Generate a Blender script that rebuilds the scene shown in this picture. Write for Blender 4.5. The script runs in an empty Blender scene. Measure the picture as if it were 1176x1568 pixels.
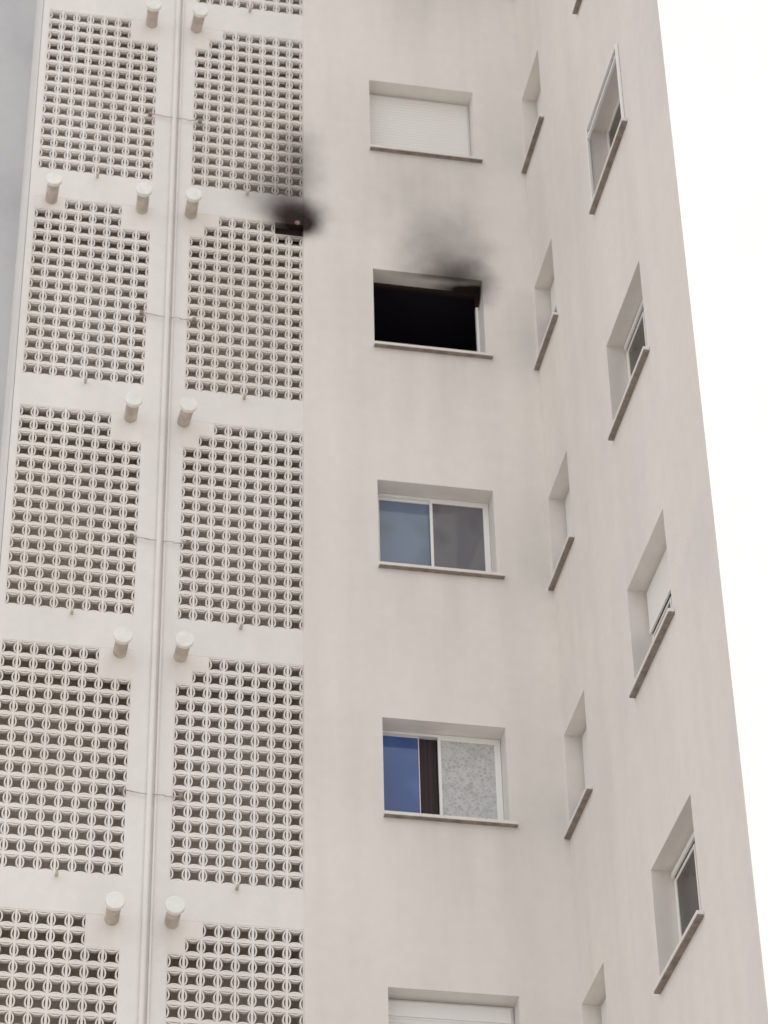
import bpy, math, random
from mathutils import Vector, Euler
random.seed(4)
S=bpy.context.scene
S.view_settings.view_transform='Standard'; S.view_settings.look='None'; S.view_settings.exposure=0; S.view_settings.gamma=1
H=2.9; XR=1.215; ZB=-1.08; XC=1.79; D=-5.035
XLR=-.766; XL2=-2.015; XL1=-2.43; XL0=-3.691; XE=-3.76
ZPB=-1.972; ZPT=.529; GZ=-25.3; TOP=13.0
SY=[(-.851,-.033),(-3.744,-2.4975)]; SZT=-.054; SZB=-1.158
K0,K1=-4,8
# ------------------------------------------------------------ materials
def newmat(name):
    m=bpy.data.materials.new(name); m.use_nodes=True; return m,m.node_tree.nodes,m.node_tree.links
def simple(name,col,rough=.7,spec=.3,metal=0,noise=0,nscale=6):
    m,n,l=newmat(name); b=n['Principled BSDF']
    b.inputs['Base Color'].default_value=(*col,1); b.inputs['Roughness'].default_value=rough
    b.inputs['Specular IOR Level'].default_value=spec; b.inputs['Metallic'].default_value=metal
    if noise:
        g=n.new('ShaderNodeNewGeometry'); t=n.new('ShaderNodeTexNoise'); t.inputs['Scale'].default_value=nscale; t.inputs['Detail'].default_value=6
        l.new(g.outputs['Position'],t.inputs['Vector'])
        mr=n.new('ShaderNodeMapRange'); mr.inputs[1].default_value=.3; mr.inputs[2].default_value=.7; mr.inputs[3].default_value=1-noise; mr.inputs[4].default_value=1
        l.new(t.outputs['Fac'],mr.inputs[0])
        mx=n.new('ShaderNodeVectorMath'); mx.operation='SCALE'; mx.inputs[0].default_value=col
        l.new(mr.outputs[0],mx.inputs['Scale']); l.new(mx.outputs[0],b.inputs['Base Color'])
    return m
# soot stains left by the fire: (centre, radii, strength)
SOOT=[((-.86,0,-2.26),(.50,.5,.48),.92),((-.82,0,-2.35),(.34,.4,.33),1.6),((-.82,0,-1.55),(.40,.4,1.0),.52),((-1.15,0,-1.95),(.60,.5,.6),.38),
      ((.90,0,-2.98),(.60,.14,.62),.82),((.82,0,-2.70),(.78,.14,1.05),.45),((.65,0,-2.0),(.95,.2,1.4),.17),((1.20,.2,-2.9),(.75,.199,.25),1.5),((1.215,.2,-3.0),(.03,.19,.22),1.2)]
def plaster(name,col,tint,streak=.06,bump=.15,soot=True,drip=False):
    m,n,l=newmat(name); b=n['Principled BSDF']; b.inputs['Roughness'].default_value=.85; b.inputs['Specular IOR Level'].default_value=.2
    g=n.new('ShaderNodeNewGeometry'); pos=g.outputs['Position']
    def math_(op,a,c=None,clamp=False):
        x=n.new('ShaderNodeMath'); x.operation=op; x.use_clamp=clamp
        for i,v in enumerate((a,c)):
            if v is None: continue
            if isinstance(v,(int,float)): x.inputs[i].default_value=v
            else: l.new(v,x.inputs[i])
        return x.outputs[0]
    def noise(scale,detail=5,vec=(1,1,1),rough=.5):
        mp=n.new('ShaderNodeMapping'); mp.inputs['Scale'].default_value=vec; l.new(pos,mp.inputs['Vector'])
        t=n.new('ShaderNodeTexNoise'); t.inputs['Scale'].default_value=scale; t.inputs['Detail'].default_value=detail; t.inputs['Roughness'].default_value=rough
        l.new(mp.outputs[0],t.inputs['Vector']); return t.outputs['Fac']
    def rng(x,a,b_,c,d,smooth=False):
        r=n.new('ShaderNodeMapRange'); r.inputs[1].default_value=a; r.inputs[2].default_value=b_; r.inputs[3].default_value=c; r.inputs[4].default_value=d
        if smooth: r.interpolation_type='SMOOTHSTEP'
        l.new(x,r.inputs[0]); return r.outputs[0]
    big=noise(.45,4); st=noise(1.0,5,(2.6,2.6,.22)); fine=noise(7,6)
    v=math_('MULTIPLY',rng(st,.38,.68,1.0,1-streak),rng(fine,.3,.7,.97,1.01))
    if drip:   # rain dirt washed down below the window sills
        sx=n.new('ShaderNodeSeparateXYZ'); l.new(pos,sx.inputs[0])
        dx=math_('ABSOLUTE',math_('SUBTRACT',sx.outputs['X'],XR/2))
        inx=rng(dx,.35,.85,1,0,True)
        zz=math_('MODULO',math_('ADD',math_('MULTIPLY',sx.outputs['Z'],-1.0),H*10-1.12),H)   # distance below the sill
        fz=rng(zz,0,1.6,1,0,True); bl=noise(1.0,4,(4.5,4.5,.35))
        v=math_('MULTIPLY',v,math_('SUBTRACT',1.0,math_('MULTIPLY',math_('MULTIPLY',inx,fz),rng(bl,.38,.68,.02,.10))))
    mix=n.new('ShaderNodeMix'); mix.data_type='RGBA'; mix.inputs[6].default_value=(*col,1); mix.inputs[7].default_value=(*tint,1)
    l.new(rng(big,.38,.66,0,1,True),mix.inputs[0])
    sc=n.new('ShaderNodeVectorMath'); sc.operation='SCALE'; l.new(mix.outputs[2],sc.inputs[0]); l.new(v,sc.inputs['Scale'])
    out=sc.outputs[0]
    if soot:
        dn=n.new('ShaderNodeTexNoise'); dn.inputs['Scale'].default_value=2.2; dn.inputs['Detail'].default_value=3; l.new(pos,dn.inputs['Vector'])
        tot=None
        for c,r,s in SOOT:
            a=n.new('ShaderNodeVectorMath'); a.operation='SUBTRACT'; l.new(pos,a.inputs[0]); a.inputs[1].default_value=c
            a2=n.new('ShaderNodeVectorMath'); a2.operation='DIVIDE'; l.new(a.outputs[0],a2.inputs[0]); a2.inputs[1].default_value=r
            a3=n.new('ShaderNodeVectorMath'); a3.operation='LENGTH'; l.new(a2.outputs[0],a3.inputs[0])
            dd=math_('ADD',a3.outputs['Value'],rng(dn.outputs['Fac'],.3,.7,-.12,.12))
            f=rng(dd,.05,1.0,s,0,True)
            inv=math_('SUBTRACT',1.0,f,True)
            tot=inv if tot is None else math_('MULTIPLY',tot,inv)
        f=math_('SUBTRACT',1.0,tot,True)
        m2=n.new('ShaderNodeMix'); m2.data_type='RGBA'; l.new(f,m2.inputs[0]); l.new(out,m2.inputs[6]); m2.inputs[7].default_value=(.028,.02,.019,1)
        out=m2.outputs[2]
    l.new(out,b.inputs['Base Color'])
    bp=n.new('ShaderNodeBump'); bp.inputs['Strength'].default_value=bump; bp.inputs['Distance'].default_value=.01
    l.new(noise(35,5),bp.inputs['Height']); l.new(bp.outputs[0],b.inputs['Normal'])
    return m
M_wall=plaster('plaster_painted',(.82,.785,.75),(.775,.745,.715),.06,.2,drip=True)
M_side=plaster('plaster_side',(.80,.755,.72),(.755,.715,.69),.06,.2)
M_conc=plaster('concrete_white_paint',(.825,.805,.785),(.79,.77,.75),.05,.2)
M_latt=plaster('lattice_block_paint',(.85,.825,.80),(.80,.76,.715),.07)
M_grey=plaster('grey_render',(.64,.645,.67),(.55,.56,.59),.05,soot=False)
M_white=simple('white_paint',(.8,.79,.77),.5)
M_frame=simple('white_aluminium',(.85,.85,.85),.35,.5)
M_shut=simple('shutter_pvc',(.82,.815,.79),.5,.4)
M_sill=simple('sill_stone',(.82,.79,.76),.6,noise=.10)
M_shade=simple('sill_underside_shade',(.33,.28,.25),.9,noise=.4,nscale=12)  # brown tone painted as the shadow under the sills
M_room=simple('room_paint',(.76,.67,.59),.9,noise=.2,nscale=2)
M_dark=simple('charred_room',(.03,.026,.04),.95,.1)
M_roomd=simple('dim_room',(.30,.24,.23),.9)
M_gap=simple('unlit_gap_brown',(.055,.04,.045),.9)  # dark tone standing in for the unlit room behind the open sash
M_pipe=simple('cement_pipe',(.66,.58,.51),.85,noise=.35,nscale=9)
M_cap=simple('pipe_end_paint',(.87,.865,.85),.7,noise=.12,nscale=14)
M_wire=simple('bracket_metal',(.60,.55,.50),.7,noise=.4)
M_clamp=simple('bracket_clamp',(.34,.28,.25),.8,noise=.4)
M_burn=simple('burnt_block',(.03,.02,.018),.95,.1)
M_ember=simple('scorched_brick',(.36,.24,.21),.9,noise=.5,nscale=30)
M_ground=simple('paving',(.45,.42,.38),.9,noise=.2,nscale=.5)
def glass(name,base,base2,refl):  # noise blends two base tones to paint uneven reflections on the pane
    m,n,l=newmat(name); b=n['Principled BSDF']
    b.inputs['Roughness'].default_value=.05; b.inputs['IOR'].default_value=refl
    g=n.new('ShaderNodeNewGeometry'); t=n.new('ShaderNodeTexNoise'); t.inputs['Scale'].default_value=1.6; l.new(g.outputs['Position'],t.inputs['Vector'])
    mr=n.new('ShaderNodeMapRange'); mr.interpolation_type='SMOOTHSTEP'; mr.inputs[1].default_value=.4; mr.inputs[2].default_value=.6; l.new(t.outputs['Fac'],mr.inputs[0])
    mx=n.new('ShaderNodeMix'); mx.data_type='RGBA'; l.new(mr.outputs[0],mx.inputs[0]); mx.inputs[6].default_value=(*base,1); mx.inputs[7].default_value=(*base2,1); l.new(mx.outputs[2],b.inputs['Base Color'])
    bp=n.new('ShaderNodeBump'); bp.inputs['Strength'].default_value=.1; bp.inputs['Distance'].default_value=.02; l.new(t.outputs['Fac'],bp.inputs['Height']); l.new(bp.outputs[0],b.inputs['Normal'])
    return m
M_glb=glass('glass_blue',(.06,.13,.36),(.04,.09,.28),1.6)
M_gll=glass('glass_pale',(.16,.22,.31),(.12,.165,.23),1.6)
M_glg=glass('glass_grey',(.11,.11,.13),(.17,.17,.19),1.6)
M_gld=glass('glass_dark',(.05,.045,.045),(.02,.02,.02),1.5)
# lace curtain
M_lace,n,l=newmat('lace_curtain'); b=n['Principled BSDF']; b.inputs['Roughness'].default_value=.6
g=n.new('ShaderNodeNewGeometry'); vo=n.new('ShaderNodeTexVoronoi'); vo.inputs['Scale'].default_value=26; vo.feature='DISTANCE_TO_EDGE'; l.new(g.outputs['Position'],vo.inputs['Vector'])
nz=n.new('ShaderNodeTexNoise'); nz.inputs['Scale'].default_value=16; nz.inputs['Detail'].default_value=5; l.new(g.outputs['Position'],nz.inputs['Vector'])
av=n.new('ShaderNodeMath'); av.operation='MULTIPLY_ADD'; av.inputs[1].default_value=1.2; l.new(vo.outputs['Distance'],av.inputs[0]); l.new(nz.outputs['Fac'],av.inputs[2])
cr=n.new('ShaderNodeValToRGB'); cr.color_ramp.elements[0].position=.48; cr.color_ramp.elements[0].color=(.58,.59,.59,1); cr.color_ramp.elements[1].position=.92; cr.color_ramp.elements[1].color=(.40,.41,.425,1)
l.new(av.outputs[0],cr.inputs[0]); l.new(cr.outputs[0],b.inputs['Base Color'])
# ------------------------------------------------------------ mesh helpers
COL=S.collection
def empty(name):
    e=bpy.data.objects.new(name,None); COL.objects.link(e); return e
BLD=empty('apartment_building')
class MB:
    def __init__(s): s.v=[]; s.f=[]
    def quad(s,a,b,c,d):
        i=len(s.v); s.v+= [a,b,c,d]; s.f.append((i,i+1,i+2,i+3))
    def hexa(s,p):
        i=len(s.v); s.v+=p
        s.f+=[(i,i+3,i+2,i+1),(i+4,i+5,i+6,i+7),(i,i+1,i+5,i+4),(i+1,i+2,i+6,i+5),(i+2,i+3,i+7,i+6),(i+3,i,i+4,i+7)]
    def box(s,u0,u1,v0,v1,w0,w1,M=lambda u,v,w:(u,w,v)):
        s.hexa([M(u0,v0,w0),M(u1,v0,w0),M(u1,v1,w0),M(u0,v1,w0),M(u0,v0,w1),M(u1,v0,w1),M(u1,v1,w1),M(u0,v1,w1)])
    def cyl(s,c,axis,r,L,n=20,r2=None):
        a=Vector(axis).normalized(); t=a.orthogonal().normalized(); q=a.cross(t); r2=r if r2 is None else r2
        i=len(s.v); c=Vector(c)
        for k in range(n):
            an=2*math.pi*k/n; d=t*math.cos(an)+q*math.sin(an); s.v.append(tuple(c+d*r)); s.v.append(tuple(c+a*L+d*r2))
        for k in range(n):
            j=(k+1)%n; s.f.append((i+2*k,i+2*j,i+2*j+1,i+2*k+1))
        s.f.append(tuple(i+2*k for k in range(n))[::-1]); s.f.append(tuple(i+2*k+1 for k in range(n)))
    def obj(s,name,mat,parent=BLD,bevel=0):
        me=bpy.data.meshes.new(name); me.from_pydata([tuple(x) for x in s.v],[],s.f); me.update(); me.materials.append(mat)
        o=bpy.data.objects.new(name,me); COL.objects.link(o)
        if parent: o.parent=parent
        if bevel:
            md=o.modifiers.new('b','BEVEL'); md.width=bevel; md.segments=2; md.limit_method='ANGLE'
        return o
FR=lambda u,v,w:(u,w,v)            # front wall, w = depth behind the face (+y)
SD=lambda u,v,w:(XC+w,u,v)         # side wall, w = depth (+x)
def wall(mb,us,vs,holes,M,depth):
    us=sorted(set(us)|{x for h in holes for x in h[:2]}); vs=sorted(set(vs)|{x for h in holes for x in h[2:]})
    for i in range(len(us)-1):
        for j in range(len(vs)-1):
            um=(us[i]+us[i+1])/2; vm=(vs[j]+vs[j+1])/2
            if any(h[0]<um<h[1] and h[2]<vm<h[3] for h in holes): continue
            mb.quad(M(us[i],vs[j],0),M(us[i+1],vs[j],0),M(us[i+1],vs[j+1],0),M(us[i],vs[j+1],0))
    for a,b_,c,d in holes:
        mb.quad(M(a,c,0),M(b_,c,0),M(b_,c,depth),M(a,c,depth)); mb.quad(M(a,d,0),M(b_,d,0),M(b_,d,depth),M(a,d,depth))
        mb.quad(M(a,c,0),M(a,d,0),M(a,d,depth),M(a,c,depth)); mb.quad(M(b_,c,0),M(b_,d,0),M(b_,d,depth),M(b_,c,depth))
# ------------------------------------------------------------ walls
w=MB(); wall(w,[XLR,XC],[GZ,TOP],[(0,XR,ZB-H*k,-H*k) for k in range(K0,K1)],FR,.30)
w.quad((XLR,0,GZ),(XLR,0,TOP),(XLR,.012,TOP),(XLR,.012,GZ)); w.obj('window_wall',M_wall)
w=MB(); wall(w,[D,0],[GZ,TOP],[(a,b_,SZB-H*k,SZT-H*k) for k in range(K0,K1) for a,b_ in SY],SD,.26); w.obj('side_wing_wall',M_side)
# projecting wing front, outer side, roof
w=MB(); WX=11.0
wall(w,[XC,WX],[GZ,TOP],[(a,a+1.3,SZB-H*k,SZT-H*k) for k in range(K0,K1) for a in (5.2,8.2)],lambda u,v,q:(u,D+q,v),.26)
w.quad((WX,D,GZ),(WX,8,GZ),(WX,8,TOP),(WX,D,TOP)); w.quad((XE,8,GZ),(WX,8,GZ),(WX,8,TOP),(XE,8,TOP))
w.quad((XE,0.012,TOP),(XC,0.012,TOP),(XC,8,TOP),(XE,8,TOP)); w.quad((XC,D,TOP),(WX,D,TOP),(WX,8,TOP),(XC,8,TOP))
w.obj('wing_front_wall',M_conc)
w=MB(); w.box(XC-.06,WX+.06,TOP,TOP+.35,D-.06,8.06); w.box(XE-.05,XC-.061,TOP,TOP+.35,-.06,8.06); w.obj('roof_coping',M_white)
# recessed grey neighbour bay on the left
w=MB(); w.box(-14,XE-.001,GZ,TOP-1,3.0,8.0); w.obj('recessed_bay_wall',M_grey)
w=MB(); w.quad((XE,.012,GZ),(XE,3.0,GZ),(XE,3.0,TOP),(XE,.012,TOP)); w.obj('return_wall',M_conc)
# lattice bay frame
w=MB()
w.box(XE,XL0,GZ,TOP,.012,.15); w.box(XL1,XL2,GZ,TOP,.012,.15); 
for k in range(K0,K1+1):
    zt=ZPB-H*(k-1); zb=ZPT-H*k
    if k==K0: zt=TOP
    for a,b_ in ((XL0,XL1),(XL2,XLR)): w.box(a,b_,zb,zt,.012,.15)
w.box(XL0,XL1,GZ,ZPT-H*(K1+1)+.4,.012,.15); w.box(XL2,XLR,GZ,ZPT-H*(K1+1)+.4,.012,.15)
w.obj('lattice_frame',M_conc)
# interiors
w=MB()
for k in range(K0,K1+2):
    z=ZPT-H*k; w.box(XE+.01,XLR,z+.08,z+.34,.151,.75)
w.box(XE+.01,XLR,GZ,TOP-.01,.76,.9); w.box(XL1+.14,XL2-.14,GZ,TOP-.01,.152,.75); w.box(XLR,XLR+.1,GZ,TOP-.01,.16,3.2); w.box(XE+.005,XE+.06,GZ,TOP-.02,.152,.75)
w.obj('lobby_interior',M_room)
w=MB()
for k in range(K0,K1+1):
    z=ZPT-H*k; w.box(XLR+.11,XC-.01,z+.05,z+.3,.302,3.2); w.box(XC+.265,WX-.01,z+.05,z+.3,D+.265,3.2)
w.box(XLR+.11,XC,GZ,TOP-.01,3.21,3.3); w.box(XC+2.5,XC+2.6,GZ,TOP-.01,D+.28,3.2); w.box(XC+.265,XC+2.4,GZ,TOP-.01,-1.8,-1.7)
w.obj('room_interior',M_roomd)
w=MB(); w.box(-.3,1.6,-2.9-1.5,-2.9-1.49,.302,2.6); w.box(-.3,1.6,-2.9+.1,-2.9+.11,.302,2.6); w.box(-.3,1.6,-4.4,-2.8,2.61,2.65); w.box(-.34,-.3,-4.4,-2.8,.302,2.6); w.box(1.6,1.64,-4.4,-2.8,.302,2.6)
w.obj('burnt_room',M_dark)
# ------------------------------------------------------------ lattice panels
NR=15; CH=(ZPT-ZPB)/NR
def panel(xa,xb,nc,omit,name,broken=()):
    cw=(xb-xa)/nc; m=MB(); y0,y1=.016,.070
    hb=.015; vb=.011
    def cell(c,r): return xa+c*cw, ZPT-(r+1)*CH
    for r in range(NR):
        for c in range(nc):
            x,z=cell(c,r)
            if (r,c) in omit:
                m.box(x,x+cw,z,z+CH,y0-.002,y1); continue
            if (r,c) in broken: continue
            m.box(x,x+cw,z,z+hb,y0,y1); m.box(x,x+cw,z+CH-hb,z+CH,y0,y1)
            m.box(x,x+vb,z+hb,z+CH-hb,y0,y1); m.box(x+cw-vb,x+cw,z+hb,z+CH-hb,y0,y1)
            cx=x+cw/2; cz=z+CH/2; hw=cw/2-vb; hh=CH/2-hb; th=.014; n=6
            for side in range(4):
                pts=[]; sg=.029 if side<2 else .020
                for i in range(n+1):
                    t=-1+2*i/n; d=sg*(1-t*t); e=max(d-th,0)
                    if side==0: o_=(cx-hw+d,cz+hh*t); q=(cx-hw+e,cz+hh*t)
                    elif side==1: o_=(cx+hw-d,cz+hh*t); q=(cx+hw-e,cz+hh*t)
                    elif side==2: o_=(cx+hw*t,cz-hh+d); q=(cx+hw*t,cz-hh+e)
                    else: o_=(cx+hw*t,cz+hh-d); q=(cx+hw*t,cz+hh-e)
                    pts.append((o_,q))
                yy0=y0+.004+(.002 if side>1 else 0); yy1=y1-.004
                for i in range(n):
                    (a,a2),(b_,b2)=pts[i],pts[i+1]
                    m.quad((a[0],yy0,a[1]),(b_[0],yy0,b_[1]),(b2[0],yy0,b2[1]),(a2[0],yy0,a2[1]))
                    m.quad((a[0],yy0,a[1]),(b_[0],yy0,b_[1]),(b_[0],yy1,b_[1]),(a[0],yy1,a[1]))
                    m.quad((a2[0],yy0,a2[1]),(b2[0],yy0,b2[1]),(b2[0],yy1,b2[1]),(a2[0],yy1,a2[1]))
    me=bpy.data.meshes.new(name); me.from_pydata(m.v,[],m.f); me.materials.append(M_latt); return me
omL={(r,c) for r in (0,1) for c in (6,7)}; omR={(0,0),(0,1),(1,0)}
pl=panel(XL0,XL1,8,omL,'lattice_left'); pl1=panel(XL0,XL1,8,omL|{(0,0),(0,1)},'lattice_left_b')
pr=panel(XL2,XLR,8,omR,'lattice_right'); pr1=panel(XL2,XLR,8,omR,'lattice_right_b',{(0,7),(0,6)})
for k in range(K0,K1+1):
    for me in ((pl1 if k==1 else pl),(pr1 if k==1 else pr)):
        o=bpy.data.objects.new('lattice_panel',me); o.location=(0,0,-H*k); COL.objects.link(o); o.parent=BLD
# vents, drains, conduit, brackets
w=MB(); c=MB(); d=MB(); br=MB(); cl=MB()
vents=[(-3.52,-2.41)]
for k in range(K0,K1+1):
    vents+=[(-2.54+random.uniform(-.03,.03),.49-H*k),(-1.99+random.uniform(-.03,.02),.50-H*k)]
for x,z in vents:
    tx,tz=random.uniform(-.05,.05),random.uniform(-.08,.08)
    w.cyl((x,.02,z),(tx,-1,tz),.066,.29,24); c.cyl((x+tx*.27,-.27,z+tz*.27),(tx,-1,tz),.09,.05,24)
for k in range(K0,K1+1):
    for x in (-3.04,-1.39): d.cyl((x,.03,ZPB-.03-H*k),(0,-1,-.15),.016,.10,10)
    z=-.97-2.93*k
    br.cyl((XL1-.06,-.02,z),(1,0,-.14),.006,.19,8); br.cyl((XL1+.10,-.025,z-.03),(1,0,0),.005,.25,6); br.cyl((XL2-.07,-.02,z-.04),(1,0,.10),.006,.17,8)
    cl.box(XL1-.085,XL1-.045,z-.02,z+.02,-.03,.011); cl.box(XL2+.06,XL2+.10,z-.04,z,-.03,.011)
w.obj('vent_pipes',M_pipe); c.obj('vent_pipe_ends',M_cap,bevel=.008); d.obj('drain_spouts',M_pipe); br.obj('brackets',M_wire); cl.obj('bracket_clamps',M_clamp)
w=MB(); w.cyl((-2.225,-.015,GZ),(0,0,1),.026,TOP-GZ,14); w.cyl((-2.165,-.002,GZ),(0,0,1),.012,TOP-GZ,10); w.obj('conduit',M_conc)
# scorched patch
w=MB(); w.cyl((-.83,.012,-2.34),(0,-1,0),.032,.012,9,.02); w.obj('scorched_patch',M_ember)
w=MB(); w.box(XLR-.31,XLR-.002,ZPT-H-CH,ZPT-H,.10,.14); w.obj('burnt_opening',M_burn)
# ------------------------------------------------------------ windows
fr=MB(); sh=MB(); si=MB(); shade=MB(); lace=MB(); gap_fill=MB(); G={'b':MB(),'l':MB(),'g':MB(),'d':MB()}; bf=MB()
def frame(mb,a,b_,z0,z1,M,w0,w1,t=.035):
    mb.box(a,b_,z0,z0+t,w0,w1,M); mb.box(a,b_,z1-t,z1,w0,w1,M); mb.box(a,a+t,z0+t,z1-t,w0,w1,M); mb.box(b_-t,b_,z0+t,z1-t,w0,w1,M)
def sash(a,b_,z0,z1,M,w,g,t=.03):
    frame(fr,a,b_,z0,z1,M,w,w+.025,t)
    if g=='lace': lace.box(a+t,b_-t,z0+t,z1-t,w+.010,w+.014,M)
    elif g: G[g].box(a+t,b_-t,z0+t,z1-t,w+.010,w+.014,M)
def shutter(a,b_,z0,z1,M,w,rail=True):
    z=z0; 
    while z<z1-.002:
        zz=min(z+.045,z1); sh.box(a,b_,z+.002,zz-.001,w,w+.012,M); sh.box(a,b_,zz-.001,zz+.002,w+.004,w+.012,M); z+=.045
    sh.box(a,b_,z0-.0,z0+.05,w-.006,w-.0005,M)
def sill(a,b_,z,M,l,r,p=.06,t=.034,dt=.007):
    si.box(a-l,b_+r,z-t,z,-p,-.001,M); si.box(a+.002,b_-.002,z+.001,z+.012,0,.25,M)
    shade.box(a-l+.004,b_+r-.004,z-t-dt,z-t-.0005,-p+.006,-.001,M)  # thin dark strip paints a shadow line beneath the sill
kinds={0:'shut',1:'burnt',2:'slide',3:'curt',4:'half',-1:'slide',-2:'shut',-3:'slide',-4:'half',5:'slide',6:'shut',7:'slide'}
for k in range(K0,K1):
    z1=-H*k; z0=ZB-H*k; kd=kinds[k]; w0=.22; e=.003; a=e; b_=XR-e; z0f=z0+.013; z1f=z1-e; mid=XR*.5
    sill(0,XR,z0,FR,.012,.07)
    if kd=='burnt':
        fr.box(a,b_,z0f,z0f+.03,w0,w0+.05); fr.box(b_-.03,b_,z0f+.031,z1f-.2,w0,w0+.05); fr.box(a,a+.03,z0f+.031,z1f-.35,w0,w0+.05)
        bf.box(a,b_,z1f-.04,z1f,w0,w0+.05); bf.box(b_-.03,b_,z1f-.199,z1f-.041,w0,w0+.05); bf.box(a,a+.03,z1f-.349,z1f-.041,w0,w0+.05)
    else: frame(fr,a,b_,z0f,z1f,FR,w0,w0+.06,.03)
    if kd=='shut': shutter(a+.03,b_-.03,z0f+.03,z1f-.03,FR,w0-.02)
    if kd=='slide': sash(a+.03,mid+.02,z0f+.03,z1f-.03,FR,w0+.03,'l'); sash(mid-.02,b_-.03,z0f+.03,z1f-.03,FR,w0+.002,'g')
    if kd=='curt':
        sash(a+.03,mid-.20,z0f+.03,z1f-.03,FR,w0+.03,'b',.008); sash(mid-.02,b_-.03,z0f+.03,z1f-.03,FR,w0+.002,'lace')
        for i in range(5): gap_fill.box(mid-.199+i*.045,mid-.199+i*.045+.043,z0f+.02,z1f-.02,w0+.065+.008*(i%2),w0+.078)  # dark panel added to fill the gap where the unlit room shows
    if kd=='half': shutter(a+.03,b_-.03,z0f+.5,z1f-.18,FR,w0-.02); fr.box(a+.031,b_-.031,z1f-.18,z1f-.031,w0-.03,w0-.001); sash(a+.03,mid+.02,z0f+.03,z0f+.5,FR,w0+.03,'g'); sash(mid-.02,b_-.03,z0f+.03,z0f+.5,FR,w0+.002,'g')
    for s,(ya,yb) in enumerate(SY):
        z1=SZT-H*k; z0=SZB-H*k; z0f=z0+.013; z1f=z1-e; a=ya+e; b_=yb-e; w0=.19; mid=(a+b_)/2
        sill(ya,yb,z0,SD,.06,.03,dt=.014)
        frame(fr,a,b_,z0f,z1f,SD,w0,w0+.06,.03)
        if s==0:
            q=.62 if k==1 else .30
            shutter(a+.03,b_-.03,z0f+.03+q,z1f-.03,SD,w0-.02); 
            G['d'].box(a+.03,b_-.03,z0f+.03,z0f+q+.03,w0+.03,w0+.04,SD)
        else:
            q={1:.97,2:.94,3:.55,4:.92}.get(k,.6)*(z1f-z0f)
            if q<(z1f-z0f)*.95: shutter(a+.03,b_-.03,z0f+q,z1f-.03,SD,w0-.02)
            q=min(q,z1f-z0f-.03)
            sash(a+.03,mid+.02,z0f+.03,z0f+q,SD,w0+.03,'d'); sash(mid-.02,b_-.03,z0f+.03,z0f+q,SD,w0+.002,'d')
        if s==1 and k==1:   # external shutter rails
            for yy in (a,b_-.03): fr.box(yy,yy+.03,z0f,z1f,-.03,-.002,SD)
            fr.box(a+.031,b_-.031,z1f-.03,z1f,-.03,-.002,SD); fr.box(a+.031,b_-.031,z1f-.16,z1f-.13,-.03,-.002,SD)
for k in range(K0,K1):
    for a in (5.2,8.2):
        M=lambda u,v,q:(u,D+q,v)
        frame(fr,a+.003,a+1.297,SZB-H*k+.003,SZT-H*k-.003,M,.19,.25,.03); G['g'].box(a+.033,a+1.267,SZB-H*k+.033,SZT-H*k-.033,.2,.21,M)
        si.box(a-.05,a+1.35,SZB-H*k-.035,SZB-H*k,-.05,-.001,M)
fr.obj('window_frames',M_frame,bevel=.003); bf.obj('burnt_window_frame',M_burn); sh.obj('roller_shutters',M_shut); si.obj('window_sills',M_sill,bevel=.004); shade.obj('sill_shade_strips',M_shade); lace.obj('lace_curtains',M_lace); gap_fill.obj('gap_fill',M_gap)
for kx,mt in (('b',M_glb),('l',M_gll),('g',M_glg),('d',M_gld)): G[kx].obj('window_glass_'+kx,mt)
# ------------------------------------------------------------ ground
w=MB(); w.quad((-400,-400,GZ),(400,-400,GZ),(400,400,GZ),(-400,400,GZ)); w.obj('ground',M_ground,parent=None)
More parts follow.
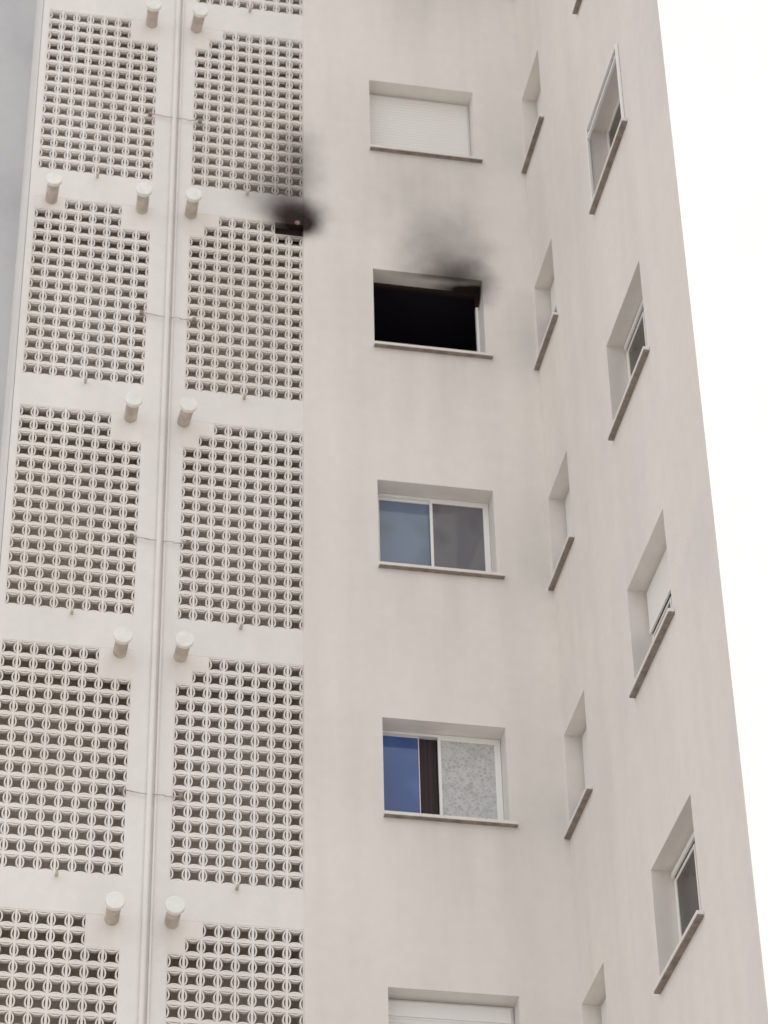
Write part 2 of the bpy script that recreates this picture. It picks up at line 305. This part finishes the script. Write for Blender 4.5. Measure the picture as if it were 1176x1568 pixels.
# ------------------------------------------------------------ light
EL=45; AZ=38
to=Vector((math.cos(math.radians(AZ))*math.cos(math.radians(EL)),-math.sin(math.radians(AZ))*math.cos(math.radians(EL)),math.sin(math.radians(EL))))
sl=bpy.data.lights.new('sun','SUN'); sl.energy=3.0; sl.angle=math.radians(.5); sl.color=(1,.98,.96)
so=bpy.data.objects.new('sun',sl); so.rotation_euler=to.to_track_quat('Z','Y').to_euler(); so.location=(30,-30,30); COL.objects.link(so)
W=bpy.data.worlds.new('World'); S.world=W; W.use_nodes=True; n=W.node_tree.nodes; l=W.node_tree.links
sk=n.new('ShaderNodeTexSky'); sk.sky_type='NISHITA'; sk.sun_disc=False; sk.sun_elevation=math.radians(EL); sk.sun_rotation=math.atan2(to.x,to.y); sk.dust_density=3
hs=n.new('ShaderNodeHueSaturation'); hs.inputs['Saturation'].default_value=.5; l.new(sk.outputs[0],hs.inputs['Color'])
tc=n.new('ShaderNodeTexCoord'); cn=n.new('ShaderNodeTexNoise'); cn.inputs['Scale'].default_value=2.2; cn.inputs['Detail'].default_value=7; l.new(tc.outputs['Generated'],cn.inputs['Vector'])
cm=n.new('ShaderNodeMapRange'); cm.interpolation_type='SMOOTHSTEP'; cm.inputs[1].default_value=.32; cm.inputs[2].default_value=.66; cm.inputs[3].default_value=.35; cm.inputs[4].default_value=.9; l.new(cn.outputs['Fac'],cm.inputs[0])
cx=n.new('ShaderNodeMix'); cx.data_type='RGBA'; l.new(cm.outputs[0],cx.inputs[0]); l.new(hs.outputs[0],cx.inputs[6]); cx.inputs[7].default_value=(9.0,8.85,8.7,1)  # bright white haze added to the unseen sky to lift facade fill
bg=n['Background']; l.new(cx.outputs[2],bg.inputs[0]); bg.inputs[1].default_value=.15
# ------------------------------------------------------------ camera
cam=bpy.data.cameras.new('camera'); co=bpy.data.objects.new('camera',cam); COL.objects.link(co); S.camera=co
cam.sensor_fit='HORIZONTAL'; cam.sensor_width=36; cam.lens=4372.48*36/1176; cam.clip_end=2000
cam.dof.use_dof=True; cam.dof.aperture_fstop=2.8; cam.dof.focus_distance=24.5
co.location=(-4.4949,-22.7583,-23.7208); co.rotation_euler=(2.2172,.0179,-.1841)
